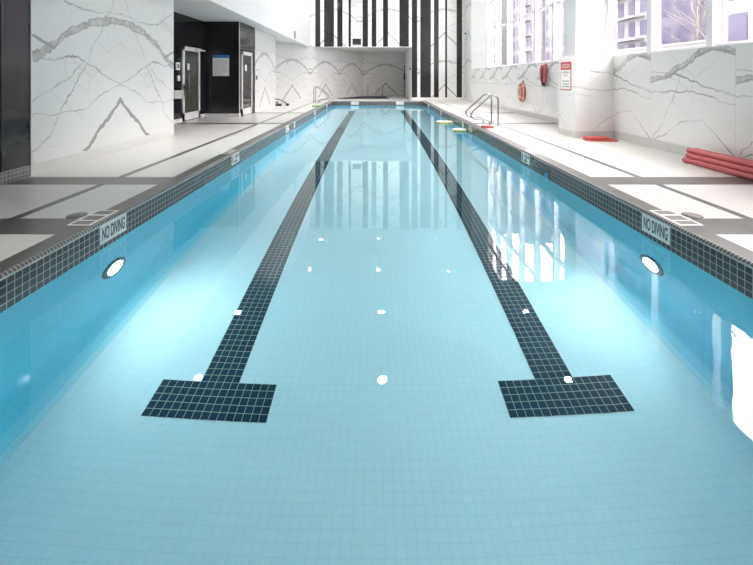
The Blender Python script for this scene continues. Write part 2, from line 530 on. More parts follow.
wt = MB().box(XL-.004, XR+.004, YN-.004, YF+.004, ZF-.01, ZW).build('pool_water', m_water)
tag(wt, 'still clear blue water filling the swimming pool', 'water', kind='stuff')

# --- left side
# black polished strip and marble panel nearest the camera
wall_box('wall_left_black', XA-.25, XA, -2.8, 4.636, 0.0, ZL, m_black)
o = MB().box(XA, XA+.012, 4.255, 4.28, 0.135, ZL).build('trim_5', m_dkframe); struct(o)
def strip_uv_box(name, x0,x1,y0,y1,z0,z1,mat):
    """box with metre UVs: along the long side, up the height"""
    o = MB().box(x0,x1,y0,y1,z0,z1).build(name, mat)
    me = o.data; l = me.uv_layers.new(name='UVMap')
    for p in me.polygons:
        for li in p.loop_indices:
            c = me.vertices[me.loops[li].vertex_index].co
            n = p.normal
            l.data[li].uv = (c.y, c.z) if abs(n.x)>.5 else ((c.x, c.z) if abs(n.y)>.5 else (c.x, c.y))
    return struct(o)
strip_uv_box('baseboard_left', XA, XA+.01, -2.6, 4.622, 0, 0.135, m_base)
o = MB().box(4.636, 7.9, 0, .9, 0, ZS+.1).build('wall_left_marble', m_marbL, rotz=PI/2, loc=(XA, 0, 0)); struct(o)
wall_box('baseboard_left_marble', XA, XA+.006, 4.638, 7.9, 0, 0.137, plain('pale_base', (0.72,0.715,0.70), 0.3))
o = MB().box(XA-.004, XA+.012, 4.622, 4.638, 0, ZS+.1).build('trim_6', m_alu); struct(o)
# lobby recess clad in black
wall_box('wall_lobby_side', -5.36, -5.16, 7.0, 11.75, 0, ZS+.1, m_black)
wall_box('wall_lobby_back', -5.16, XA, 11.7, 11.85, 0, ZS+.1, m_black)
wall_box('wall_lobby_front', XA-.3, XA, 11.85, 13.2, 0, ZS+.1, m_black)
o = MB().box(XA-.006, XA+.010, 11.692, 11.72, 0.0, ZS+.1).build('trim_7', m_alu); struct(o)
wall_box('wall_lobby_closing', -5.3, -5.0, 6.0, 7.1, 0, ZS+.1, m_plaster)
m_curb = plain('white_curb', (0.80,0.80,0.79), 0.35)
cb = MB(); cb.box(-5.16, -5.13, 7.9, 10.33, 0, .10); cb.box(-5.16,-5.13,11.42,11.7,0,.10); cb.box(-5.16, XA+.012, 11.66, 11.7, 0, .10)
cb.box(XA, XA+.012, 11.7, 11.80, 0, .10)
struct(cb.build('baseboard_lobby', m_curb))
# marble panel after the second door, then the oblique wall and the spa recess
o = MB().box(13.2, 15.9, 0, .3, 0, ZS+.1).build('wall_left_panel', m_marbL2, rotz=PI/2, loc=(XA, 0, 0)); struct(o)
wall_box('wall_recess_left', -5.8, -5.5, 11.8, 17.2, 0, ZS+.1, m_plaster)
clad('wall_oblique', (-0.86, 25.9), (-5.49, 16.28), 0, ZS+.1, m_marbO)
clad('wall_spa_back', (1.91, 25.9), (-0.86, 25.9), 0, ZS+.1, marble('marble_spa_back', 3.0, -0.23))
clad('wall_spa_side', (1.91, YE+.2), (1.91, 25.9), 0, ZS+.1, m_plaster)
# bulkhead over the left side and its soffit
wall_box('wall_bulkhead', XB-.2, XB, -2.8, YE+.0, ZS, ZH+.1, m_plaster)
sf = MB(); sf.box(-5.8, XB-.19, -2.8, YE+.21, ZS+.06, ZS+.2); sf.box(-5.8, 2.1, YE+.19, 26.2, ZS+.06, ZS+.2)
struct(sf.build('ceiling_soffit', m_ceil))

# --- end wall: striped front above the spa recess and to the floor on the right
def far_wall(name, x0, x1, z0, z1):
    o = MB().box(x0, x1, 0, .2, z0, z1).build(name, m_marbF, loc=(0, YE, 0)); struct(o)
far_wall('wall_far_upper', XB-.2, 1.91, ZS, ZH+.1)
far_wall('wall_far', 1.91, XW+.1, 0, ZH+.1)
wall_box('baseboard_far', 1.91, XW, YE-.012, YE, 0, .13, m_curb)
U = lambda x: (x-376)*YE/390.0
n = 0
up = [(315.3,320.3),(324,334),(337.2,342.5),(348.6,350.9),(362.6,368),(371.7,376.4),(383,388),(399.4,408.8)]
dn = [(411.8,417.2),(420.3,430.8),(433.9,438.7),(445.1,447.1),(456.6,462)]
k = 10
for a, b in up:
    z0 = ZS + .03
    s = MB().box(U(a), U(b), YE-.008, YE, z0, ZH).build('trim_%d' % k, m_black); k += 1; struct(s)
for a, b in dn:
    s = MB().box(U(a), U(b), YE-.008, YE, .132, ZH).build('trim_%d' % k, m_black); k += 1; struct(s)

# --- window wall on the right
WY0, WY1 = 1.64, 16.3
o = MB().box(-16.3, 2.8, 0, .28, 0, ZSILL).build('wall_right', m_marbR, rotz=-PI/2, loc=(XW, 0, 0)); struct(o)
wall_box('baseboard_right', XW-.008, XW, -2.8, 20.7, 0, .15, plain('pale_grey_base', (0.60,0.595,0.58), 0.35))
wall_box('wall_right_column', XW, XW+.28, 16.3, 18.9, ZSILL, ZH, m_plaster)
o = MB().box(-18.9, -16.3, 0, .28, 0, ZSILL).build('wall_right_under_column', m_marbR, rotz=-PI/2, loc=(XW, 0, 0)); struct(o)
o = MB().box(-20.9, -18.9, 0, .28, 0, ZH).build('wall_right_end', m_marbO, rotz=-PI/2, loc=(XW, 0, 0)); struct(o)
wall_box('wall_right_near', XW, XW+.28, -2.8, WY0, ZSILL, ZL, m_plaster)
wall_box('wall_right_lintel', XW+.02, XW+.28, WY0, 9.0, ZL, ZH, m_plaster)
# marble pillar standing out of the wall and the white column above it
o = MB().box(0, .74, 0, .70, 0, ZSILL).build('wall_pillar', m_marbP, loc=(XW-.74, 7.586, 0)); struct(o)
pb = MB(); pb.box(XW-.748, XW, 7.578, 7.586, 0, .13); pb.box(XW-.748, XW-.74, 7.586, 8.286, 0, .13)
struct(pb.build('baseboard_pillar', plain('pillar_base', (0.60,0.595,0.58), 0.35)))
wall_box('wall_column', 4.23, XW+.20, 8.25, 8.78, ZSILL, ZH, m_plaster)

# windows: white frames with mullions and transoms, one pane sheet each
def window(name, y0, y1, z1, posts, transoms):
    f = MB(); X0, X1 = 4.70, 4.78
    f.box(X0-.02, X1, y0, y1, ZSILL, ZSILL+.035)
    f.box(X0, X1, y0, y1, z1-.06, z1)
    for p in posts: f.box(X0-.05, X1+.02, p-.055, p+.055, ZSILL, z1)
    for t in transoms: f.box(X0-.01, X1, y0, y1, t-.03, t+.03)
    w = struct(f.build(name, m_wframe))
    g = MB()
    for p in posts: g.box(X1-.01, X1+.03, p-.068, p-.055, ZSILL, z1)
    g.build('gasket', m_dkframe, w)
    q = MB().box(4.735, 4.741, y0, y1, ZSILL, z1).build('pane', m_pane, w)
    return w
P = [5.44 + 1.2*i for i in range(-3, 10)]
window('window_1', WY0, 8.25, ZL, [p for p in P if p < 8.2], [])
window('window_2', 8.78, 9.0, ZL, [], [])
window('window_3', 9.0, 16.3, ZH, [p for p in P if p > 9.0], [3.13, 4.3, 5.4])
sl = MB(); sl.box(XW-.004, 4.90, -2.8, 16.3, ZSILL-.012, ZSILL+.004)
struct(sl.build('windowsill', m_plaster))

# ceilings
wall_box('ceiling_low', XB-.2, XW+.28, -2.8, 9.0, ZL, ZL+.2, m_ceil)
wall_box('ceiling', XB-.2, XW+.28, 9.0, YE+.2, ZH, ZH+.2, m_ceil)
wall_box('wall_ceiling_step', XB-.2, XW+.02, 8.9, 9.0, ZL+.2, ZH, m_plaster)
wall_box('wall_near', -5.8, XW+.3, -3.0, -2.8, -.2, ZL+.2, m_plaster)
wall_box('wall_left_outer', -6.0, -5.8, -3.0, 27.0, -.2, ZS+.2, m_plaster)
wall_box('wall_spa_outer', -5.8, 2.3, 26.3, 26.5, -.2, ZS+.2, m_plaster)

# ------------------------------------------------------------------ writing
def lettering(body, w, h, mat, parent, origin, right, up=(0,0,1), name='lettering', depth=0.0012, bold=0.0):
    """flat raised letters, stretched to w x h, centred on origin"""
    cu = bpy.data.curves.new('tmp', 'FONT'); cu.body = body; cu.extrude = 0.5; cu.offset = bold; cu.align_x = 'CENTER'
    ob = bpy.data.objects.new('tmp', cu); COL.objects.link(ob)
    bpy.context.view_layer.update()
    me = bpy.data.meshes.new_from_object(ob.evaluated_get(bpy.context.evaluated_depsgraph_get()))
    bpy.data.objects.remove(ob); bpy.data.curves.remove(cu)
    xs = [v.co.x for v in me.vertices]; ys = [v.co.y for v in me.vertices]
    cx, cy = (min(xs)+max(xs))/2, (min(ys)+max(ys))/2
    sx, sy = w/(max(xs)-min(xs)), h/(max(ys)-min(ys))
    R = Vector(right); Uv = Vector(up); N = R.cross(Uv)
    O = Vector(origin)
    for v in me.vertices:
        v.co = O + R*((v.co.x-cx)*sx) + Uv*((v.co.y-cy)*sy) + N*(v.co.z*depth)
    me.name = name; me.materials.clear(); me.materials.append(mat)
    o = bpy.data.objects.new(name, me); COL.objects.link(o); o.parent = parent
    return o

def wall_plate(name, label, cat, x, y0, y1, z0, z1, side, group=None):
    """white tile plate let into the pool's side wall; side +1 faces +X"""
    p = MB().box(min(x, x+side*.003), max(x, x+side*.003), y0, y1, z0, z1).build(name, m_sign)
    return tag(p, label, cat, group)

def no_diving(x, side, label):
    y0, y1 = 3.13, 3.457
    z1 = ZT; z0 = ZT - 3*T
    p = wall_plate('no_diving_sign', label, 'sign', x, y0, y1, z0, z1, side, 'no diving tiles at the waterline')
    r = (0, 1, 0) if side > 0 else (0, -1, 0)
    lettering('NO DIVING', (y1-y0)*.86, .105, m_ink, p, (x+side*.0032, (y0+y1)/2, (z0+z1)/2), r, bold=.022)
no_diving(XL, 1, 'white NO DIVING tile in the mosaic band of the left pool wall')
no_diving(XR, -1, 'white NO DIVING tile in the mosaic band of the right pool wall')

def depth_marker(x, side, yc, label, full=True):
    w = .33 if full else .17
    z1 = ZT + .002; z0 = ZT - 3*T
    p = wall_plate('depth_marker', label, 'sign', x, yc-w/2, yc+w/2, z0, z1, side, 'depth tiles along the pool edge')
    r = (0, 1, 0) if side > 0 else (0, -1, 0)
    s = 1 if side > 0 else -1
    zc = (z0+z1)/2
    if full:
        lettering('1.2', .20, .11, m_ink, p, (x+side*.0032, yc-s*.035, zc), r, bold=.025)
        lettering('M', .055, .045, m_ink, p, (x+side*.0032, yc+s*.115, zc+.03), r, bold=.02)
    else:
        lettering("4'", .10, .10, m_ink, p, (x+side*.0032, yc, zc), r)
for x, side, nm in ((XL, 1, 'left'), (XR, -1, 'right')):
    depth_marker(x, side, 6.15, 'white 1.2 depth tile on the %s pool wall, nearest the camera' % nm)
    depth_marker(x, side, 9.75, 'white depth tile on the %s pool wall, second from the camera' % nm)
    depth_marker(x, side, 10.6, 'white depth tile on the %s pool wall, third from the camera' % nm, False)
    depth_marker(x, side, 14.2, 'white depth tile on the %s pool wall, fourth from the camera' % nm)
    depth_marker(x, side, 17.6, 'white depth tile on the %s pool wall, nearest the far end' % nm)
for xc, nm in ((-1.06, 'left'), (1.20, 'right')):
    p = MB().box(xc-.19, xc+.19, YF-.004, YF, ZT-.15, ZT).build('depth_marker', m_sign)
    tag(p, 'small white depth tile on the far pool end wall, %s of the two' % nm, 'sign', 'depth tiles on the far end wall')
    lettering('1.2M', .30, .10, m_txt, p, (xc, YF-.0045, ZT-.075), (1,0,0))

# deck tiles with the no-diving symbol beside the coping
def deck_tile(x, side, label):
    """white tile set across the coping: dark square blocks and a dark disc"""
    xo = x + side*.02
    a, b = sorted((xo+side*.02, xo+side*.21))
    p = MB().box(a, b, 3.075, 3.43, 0, .0025).build('deck_marker', m_sign)
    tag(p, label, 'sign', 'deck tiles by the coping')
    for i, (y0, y1) in enumerate(((3.10,3.17),(3.20,3.29),(3.33,3.41))):
        c, d = sorted((xo+side*.045, xo+side*.185))
        MB().box(c, d, y0, y1, .0025, .0045).build('dark_block', m_mark, p)
    MB().lathe([(0,0),(.075,0),(.075,.004),(0,.004)], (x+side*.315, 3.30, 0), 'Z', 28).build('dark_disc', m_mark, p)
deck_tile(XL, -1, 'white floor tile with dark blocks and disc on the left deck by the coping')
deck_tile(XR, 1, 'white floor tile with dark blocks and disc on the right deck by the coping')
for x, side, nm in ((XL,-1,'left'),(XR,1,'right')):
    a, b = sorted((x+side*.05, x+side*.19))
    p = MB().box(a, b, 6.0, 6.32, 0, .0025).build('deck_marker', m_sign)
    tag(p, 'white depth tile flat on the %s coping beside the 1.2 tile' % nm, 'sign', 'deck tiles by the coping')
    c, d = sorted((x+side*.075, x+side*.165))
    for y0 in (6.04, 6.18): MB().box(c, d, y0, y0+.10, .0025, .0045).build('dark_block', m_mark, p)

# skimmer mouth in the right wall
sk = thing('skimmer', 'dark skimmer opening with a blue flap in the right pool wall', 'skimmer', (XR, 5.45, -.15))
q = MB(); q.box(-.004, .0, -.15, .15, -.07, .065); q.build('surround', m_dkframe, sk)
q = MB(); q.box(-.007, -.004, -.125, .125, -.055, .02); q.build('mouth', m_blk, sk)
q = MB(); q.box(-.012, -.007, -.12, -.02, -.06, .0); q.build('flap', m_blue, sk)

# underwater lamps
m_lamp = emit('lamp_lens_glow', (0.86, 0.98, 1.0), 63.0)
def pool_lamp(x, side, label):
    t = thing('pool_light', label, 'lamp', (x, 3.29 if side > 0 else 3.33, ZW-.56), 0, 'underwater lamps')
    MB().lathe([(.088,0),(.138,0),(.140,side*.012),(.128,side*.024),(.096,side*.024),(.088,side*.012)], (0,0,0), 'X', 36).build('trim_ring', plain('lamp_ring_steel', (0.16,0.22,0.25), .5, .3), t)
    MB().lathe([(.092,0),(.092,side*.014),(.06,side*.020),(0,side*.022)], (0,0,0), 'X', 36).build('lens', m_lamp, t)
pool_lamp(XL, 1, 'round lit underwater lamp with steel ring on the left pool wall')
pool_lamp(XR, -1, 'round lit underwater lamp with steel ring on the right pool wall')

# ------------------------------------------------------------------ grab rails
def bez(pts, n=6):
    """smooth chain through points (Catmull-Rom)"""
    P = [Vector(p) for p in pts]; out = []
    for i in range(len(P)-1):
        a = P[max(i-1,0)]; b = P[i]; c = P[i+1]; d = P[min(i+2,len(P)-1)]
        for k in range(n):
            t = k/n
            out.append(0.5*((2*b)+(-a+c)*t+(2*a-5*b+4*c-d)*t*t+(-a+3*b-3*c+d)*t**3))
    out.append(P[-1]); return out

def grab_rail(label, x, y, s, group):
    """s=+1: rail on the right deck reaching left over the water"""
    t = thing('grab_rail', label, 'handrail', (x, y, 0), 0, group)
    pts = [(0,0,0),(0,0,.3),(0,0,.60),(-.03*s,0,.70),(-.12*s,0,.745),(-.22*s,0,.70),(-.40*s,0,.54),(-.56*s,0,.40),(-.645*s,0,.31),(-.66*s,0,.24),(-.60*s,0,.175),(-.46*s,0,.15),(-.27*s,0,.135),(-.215*s,0,.09),(-.205*s,0,0)]
    MB().tube(bez(pts, 5), .021, 12).build('tube', m_steel, t)
    for xx in (0, -.205*s):
        MB().lathe([(.021,.0),(.048,.0),(.046,.012),(.030,.022),(.021,.022)], (xx,0,0), 'Z', 20).build('floor_flange', m_steel, t)
    return t
grab_rail('bent steel grab rail on the right deck, nearer the camera', 2.99, 9.55, 1, 'pool exit rails')
grab_rail('bent steel grab rail on the right deck, farther from the camera', 2.99, 10.1, 1, 'pool exit rails')
grab_rail('bent steel grab rail on the far left deck, nearer the camera', -2.92, 18.3, -1, 'pool exit rails')
grab_rail('bent steel grab rail on the far left deck, nearer the spa', -2.92, 18.85, -1, 'pool exit rails')

# ------------------------------------------------------------------ boards and noodles
def board_outline(L, W, taper=.0):
    pts = []
    n = 8
    for cx, cy, a0, r in ((L/2-.05, -W/2+.05, -PI/2, .05), (L/2-.05, W/2-.05, 0, .05)):
        for k in range(n+1):
            a = a0 + k/n*PI/2; pts.append((cx+r*math.cos(a), cy+r*math.sin(a)))
    r = W/2-taper
    for k in range(n*2+1):                       # rounded nose
        a = PI/2 + k/(2*n)*PI
        pts.append((-L/2 + r*.7 + r*.7*math.cos(a), (W/2-taper*(1-abs(math.sin(a))))*math.sin(a)))
    return pts

def board(mb, L, W, z0, z1):
    mb.prism(board_outline(L, W), z0, z1)
    return mb

def kickboard(label, cat, loc, rotz, L, W, mt, ms, H=.04, group=None):
    t = thing('kickboard', label, cat, loc, rotz, group)
    board(MB(), L, W, 0, H*.62).build('core', ms, t)
    board(MB(), L-.006, W-.006, H*.62, H).build('top_sheet', mt, t)
    return t
kickboard('pale yellow kickboard at the right pool edge, farther of the two', 'kickboard', (2.09, 11.95, ZW-.015), .05, .50, .30, m_cream, m_yel, .07, 'yellow kickboards at the water edge')
kickboard('pale yellow kickboard at the right pool edge, nearer the grab rails', 'kickboard', (2.165, 10.12, ZW-.015), -.06, .35, .26, m_cream, m_yel, .07, 'yellow kickboards at the water edge')
kickboard('small red kickboard on the right coping in front of the grab rails', 'kickboard', (2.60, 9.12, 0), -.05, .28, .22, m_red, m_redb, .05)
kickboard('green kickboard on the far left coping before the grab rails', 'kickboard', (-2.42, 15.9, 0), .0, .38, .28, m_grn, m_grn, .045)
kickboard('red kickboard at the pillar foot, bottom of the two', 'kickboard', (4.17, 7.28, 0), -.12, .56, .28, m_redb, m_redb, .03, 'red kickboards by the pillar')
kickboard('red kickboard at the pillar foot, lying on top of another', 'kickboard', (4.12, 7.31, .03), -.04, .42, .26, m_redb, m_redb, .03, 'red kickboards by the pillar')

nd = [(4.275,.035,'bottom row, nearest the pool'),(4.348,.035,'bottom row, second from the pool'),(4.421,.035,'bottom row, third from the pool'),(4.494,.035,'bottom row, against the wall'),
      (4.3115,.098,'middle row, nearest the pool'),(4.3845,.098,'middle row, between the others'),(4.4575,.098,'middle row, nearest the wall'),
      (4.348,.163,'top row, nearer the pool'),(4.421,.163,'top row, nearer the wall')]
for i, (x, z, w) in enumerate(nd):
    ye = 5.38 + (.03,-.02,.05,.0,.02,.06,.0,.05,.02)[i]
    L = 1.62 + .04*random.random()
    m = MB()
    r = .035
    prof = [(.011,0),(.030,0),(.0345,.005),(r,.012),(r,L-.012),(.0345,L-.005),(.030,L),(.011,L),(.011,0)]
    m.lathe(prof, (0,0,0), 'Y', 24)
    o = m.build('pool_noodle', m_red, loc=(x, ye-L, z))
    tag(o, 'long red foam noodle piled by the window wall, ' + w, 'pool noodle', 'red foam noodles')

# ------------------------------------------------------------------ rescue gear on the window wall
rb = thing('life_ring', 'orange ring buoy with white rope hanging on the window wall', 'life ring', (XW-.055, 12.23, .72), 0)
m = MB()
ring = [(0, .175*math.cos(2*PI*k/32), .235*math.sin(2*PI*k/32)) for k in range(32)]
m.tube(ring, .058, 14, closed=True)
m.build('ring', m_org, rb)
m = MB()
rp = [(-.035, .255*math.cos(2*PI*k/48), .31*math.sin(2*PI*k/48)+.012*math.sin(8*PI*k/48)) for k in range(48)]
m.tube(rp, .009, 8, closed=True); m.build('rope', m_rope, rb)
m = MB()
m.tube([(-.06, .075*math.cos(2*PI*k/24), .16*math.sin(2*PI*k/24)) for k in range(24)], .014, 8, closed=True)
m.build('rope', m_rope, rb)
for k in range(4):
    a = PI/4 + k*PI/2
    c = Vector((0, .175*math.cos(a), .235*math.sin(a)))
    d = Vector((0, -math.sin(a)*.175, math.cos(a)*.235)).normalized()
    u = d.cross(Vector((1,0,0)))
    m = MB(); m.tube([c + (Vector((1,0,0))*math.cos(2*PI*j/16) + u*math.sin(2*PI*j/16))*.061 for j in range(16)], .010, 6, closed=True)
    m.build('band', m_rope, rb)
MB().box(.03, .055, -.02, .02, .26, .36).build('hook', m_steel, rb)

rt = thing('rescue_tube', 'red and black rescue tube with looped cord hanging below the windowsill', 'rescue tube', (XW-.05, 10.58, 1.245), 0)
m = MB(); m.tube(bez([(0,.10,.27),(-.03,.13,.15),(-.03,.13,0),(-.02,.10,-.17)],6), [.02]+[.045]*17+[.03], 10); m.build('foam_float', m_red, rt)
m = MB(); m.tube(bez([(0,-.04,.29),(-.02,-.07,.1),(-.02,-.06,-.1),(-.01,-.01,-.20)],6), [.02]+[.045]*17+[.02], 10); m.build('foam_float', m_red, rt)
m = MB(); m.tube(bez([(-.03,.03,.20),(-.045,.03,.05),(-.035,.01,-.16),(-.015,.0,-.29)],6), [.012]+[.022]*8+[.05]*9+[.035], 10); m.build('black_cover', m_blk, rt)
m = MB(); m.tube(bez([(0,-.06,.24),(.0,-.26,.08),(.0,-.30,-.12),(.0,-.16,-.28),(0,.06,-.31),(0,.14,-.26)],8), .008, 8); m.build('cord', plain('grey_cord', (0.30,0.30,0.29), .8), rt)
MB().box(.02, .05, -.02, .05, .27, .31).build('hook', m_steel, rt)

# warning sign on the pillar
ws = thing('warning_sign', 'white warning sign with red border on the marble pillar', 'sign', (XW-.74, 7.96, 1.205))
MB().box(-.008, 0, -.215, .215, -.285, .285).build('red_backing', m_signr, ws)
MB().box(-.010, -.008, -.195, .195, -.265, .125).build('white_panel', m_sign, ws)
MB().box(-.010, -.008, -.150, .150, .165, .245).build('white_panel', plain('sign_header', (0.62,0.48,0.47), .4), ws)
R = (0,-1,0)
lettering('WARNING', .27, .055, m_signr, ws, (-.0105, 0, .205), R)
lettering('NO LIFEGUARD', .30, .035, m_ink, ws, (-.0105, 0, .075), R)
lettering('ON DUTY', .17, .038, m_signr, ws, (-.0105, 0, .012), R)
for zz, w in ((-.105,.30),(-.165,.26),(-.215,.32)):
    lettering('NO DIVING OR RUNNING' if zz < -.2 else ('CHILDREN UNDER 16' if zz < -.15 else 'SWIM AT OWN RISK'), w, .026, m_txt, ws, (-.0105, 0, zz), R)

# ------------------------------------------------------------------ lobby: doors, signs, fittings
def door_x(name, x, y0, y1, h, parent=None):
    """glazed aluminium door in a wall facing +X"""
    t = .035
    f = MB()
    f.box(x, x+t, y0, y0+.085, 0.02, h); f.box(x, x+t, y1-.085, y1, 0.02, h)
    f.box(x, x+t, y0, y1, h-.11, h); f.box(x, x+t, y0, y1, 0.02, .22)
    d = struct(f.build(name, m_alu))
    MB().box(x, x+t*.5, y0+.08, y1-.08, .2, h-.1).build('pane', m_dglass, d)
    return d
d1 = door_x('door_1', -5.16, 10.37, 11.37, 2.02)
MB().tube([(-5.125,10.56,.78),(-5.06,10.56,.78),(-5.06,10.56,1.35),(-5.125,10.56,1.35)], .014, 10).build('door_handle', m_steel, d1)
MB().box(-5.125, -5.118, 10.58, 10.72, 1.38, 1.56).build('notice', m_sign, d1)
MB().box(-5.125, -5.06, 11.05, 11.34, 1.94, 2.0).build('door_closer', m_alu, d1)
MB().box(-5.14, -5.08, 11.36, 11.62, 1.955, 1.985).build('closer_arm', m_alu, d1)
MB().box(-5.125, -5.10, 10.375, 10.455, .66, 1.0).build('lock_plate', m_steel, d1)
d2 = door_x('door_2', XA, 11.84, 12.84, 1.985)
MB().tube([(XA+.035,12.70,.80),(XA+.09,12.70,.80),(XA+.09,12.70,1.30),(XA+.035,12.70,1.30)], .013, 10).build('door_handle', m_steel, d2)
MB().box(XA+.035, XA+.041, 12.08, 12.26, 1.38, 1.58).build('notice', m_sign, d2)
MB().box(XA+.035, XA+.08, 11.9, 12.2, 1.89, 1.95).build('door_closer', m_alu, d2)
# seams of the black cladding over the second door
sm = MB(); sm.box(XA-.001, XA+.004, 11.73, 13.2, 2.06, 2.08); sm.box(XA-.001, XA+.004, 12.86, 12.88, 0, ZS); sm.box(XA-.002, XA+.006, 13.185, 13.2, 0, ZS)
struct(sm.build('trim_40', plain('seam_grey', (0.12,0.12,0.12), .3)))

pr = thing('pool_rules_sign', 'white rules sign with blue header on the black lobby wall', 'sign', (-4.65, 11.7, 1.54))
MB().box(-.245, .245, -.012, 0, -.315, .315).build('board', m_sign, pr)
MB().box(-.245, .245, -.015, -.012, .225, .315).build('header', m_signb, pr)
rng = random.Random(3)
wordz = ['POOL RULES', 'SHOWER BEFORE ENTERING', 'NO RUNNING OR DIVING', 'NO GLASS CONTAINERS', 'NO FOOD OR DRINK', 'CHILDREN WITH ADULT', 'NO PETS ALLOWED', 'SWIM AT OWN RISK', 'EXIT CAREFULLY', 'THANK YOU']
for i, wd in enumerate(wordz):
    w = (.30,.42,.40,.36,.34,.40,.38,.40,.30,.22)[i]
    lettering(wd, w, .026, m_signg, pr, (-.215+w/2, -.0125, .18-i*.050), (1,0,0), depth=.0008)
cr = MB().box(-.0, .02, -.09, .09, -.10, .10).build('wall_notice', m_sign, loc=(-5.16, 10.14, 1.47)); tag(cr, 'small white notice on black wall beside the first glazed door', 'notice')
MB().box(.02, .023, -.05, .05, -.05, .06).build('print', m_txt, cr)
cr = MB().rbox(0, .03, -.05, .05, -.07, .07, .008).build('card_reader', m_sign, loc=(-5.162, 10.18, 1.16)); tag(cr, 'small white card reader below the notice on black lobby wall', 'card reader')
sw = MB().rbox(0, .03, -.05, .05, -.07, .07, .006).build('wall_switch', plain('switch_grey', (0.10,0.10,0.11), .4), loc=(XA, 13.36, 1.18)); tag(sw, 'small dark switch box on white marble beside the second door', 'switch')
br = MB().rbox(-.10, .20, -.012, .012, -.085, .085, .006).build('steel_bracket', plain('satin_steel', (0.62,0.62,0.61), .4, .6), loc=(XA, 7.911, .83)); tag(br, 'flat brushed steel bracket projecting at the marble wall end before the lobby', 'bracket')
ds = MB().lathe([(0,0),(.035,0),(.03,.05),(.012,.06),(0,.06)], (-4.95, 11.30, 0), 'Z', 16).build('door_stop', m_steel); tag(ds, 'small steel door stop on the floor before the lobby wall', 'door stop')

# low black apparatus on the deck, half behind the marble panel's end
pl = thing('pool_cleaner', 'low black pool cleaner with crossed braces and a bent arm on the left deck', 'pool cleaner', (-4.15, 16.35, 0))
m = MB(); m.prism([(-.45,-.13),(.22,-.13),(.14,.13),(-.45,.13)], .0, .075); m.build('base', m_blk, pl)
m = MB(); m.tube([(-.16,-.06,.07),(.08,-.06,.19)], .018, 8); m.build('brace', m_blk, pl)
m = MB(); m.tube([(-.16,.06,.19),(.08,.06,.07)], .018, 8); m.build('brace', m_blk, pl)
m = MB(); m.tube(bez([(-.35,0,.30),(-.10,0,.285),(.08,0,.27),(.25,0,.19),(.42,0,.10)],5), .020, 10); m.build('arm', m_blk, pl)
m = MB(); m.rbox(.38,.50,-.05,.05,.0,.10,.012); m.build('foot', m_blk, pl)

# spa with rim, dark water and two rails
sp = thing('hot_tub', 'dark tiled hot tub sunk in the deck beyond the pool end', 'hot tub', (0,0,0))
outl = [(-2.15,21.75),(.72,21.6),(.60,24.35),(-.81,24.35)]
m = MB(); m.prism(outl, .001, .030); m.build('rim', plain('spa_rim', (0.06,0.06,0.06), .5, 0, .2), sp)
cx = sum(p[0] for p in outl)/4; cy = sum(p[1] for p in outl)/4
inn = [(cx+(x-cx)*.84, cy+(y-cy)*.84) for x, y in outl]
m = MB(); m.prism(inn, .030, .034); m.build('water', plain('spa_water', (0.02,0.03,0.032), .5, 0, .1), sp)
def spa_rail(x, label):
    t = thing('spa_rail', label, 'handrail', (x, 24.42, .0), 0, 'rails of the hot tub')
    MB().tube(bez([(0,.0,0),(0,0,.5),(0,-.03,.70),(0,-.16,.78),(0,-.32,.70),(0,-.40,.45),(0,-.42,.036)],5), .024, 10).build('tube', m_steel, t)
    MB().lathe([(.024,0),(.05,0),(.045,.015),(.024,.02)], (0,0,0), 'Z', 16).build('floor_flange', m_steel, t)
spa_rail(-.50, 'upright steel rail at the hot tub, left of the two')
spa_rail(.40, 'upright steel rail at the hot tub, right of the two')
sh = thing('shower_column', 'slim dark shower column at the right side of spa recess', 'shower', (1.87, 25.55, 0))
MB().tube([(0,0,.0),(0,0,2.0)], .028, 10).build('pipe', plain('shower_grey', (0.16,0.16,0.16), .35, .6), sh)
MB().rbox(-.06, .04, -.07, .07, 1.05, 1.45, .01).build('valve', m_blk, sh)

# vents and sensors
def vent(name, label, cat, x0, x1, z0, z1):
    t = thing(name, label, cat, ((x0+x1)/2, YE-.008, (z0+z1)/2))
    w, h = (x1-x0)/2, (z1-z0)/2
    MB().box(-w, w, -.02, .008, -h, h).build('frame', m_dkframe, t)
    for i in range(5):
        z = -h*.75 + i*h*.375
        MB().box(-w*.9, w*.9, -.028, -.02, z-.012, z+.012).build('louvre', m_blk, t)
vent('air_vent', 'dark louvred vent between stripes on the far wall', 'vent', U(352.6), U(361), ZS+.13, ZS+.45)
bv = MB().box(0, .012, -.18, .18, -.16, .16).build('air_vent', plain('vent_grey', (0.30,0.30,0.31), .5), loc=(XB, 16.8, 3.02)); tag(bv, 'small grey vent plate on the white bulkhead', 'vent')
cs = MB().lathe([(0,0),(.05,0),(.05,-.03),(.03,-.06),(0,-.07)], (1.80, 20.69, 1.65), 'Y', 16).build('wall_sensor', m_blk); tag(cs, 'small dark round sensor right of the spa recess opening', 'sensor')
cs.location.x = .0
cs2 = MB().lathe([(0,0),(.055,0),(.055,-.03),(.03,-.06),(0,-.07)], (4.60, 20.0, 3.45), 'Y', 16).build('wall_camera', m_blk); tag(cs2, 'small dark camera high on the marble wall near the far corner', 'camera')

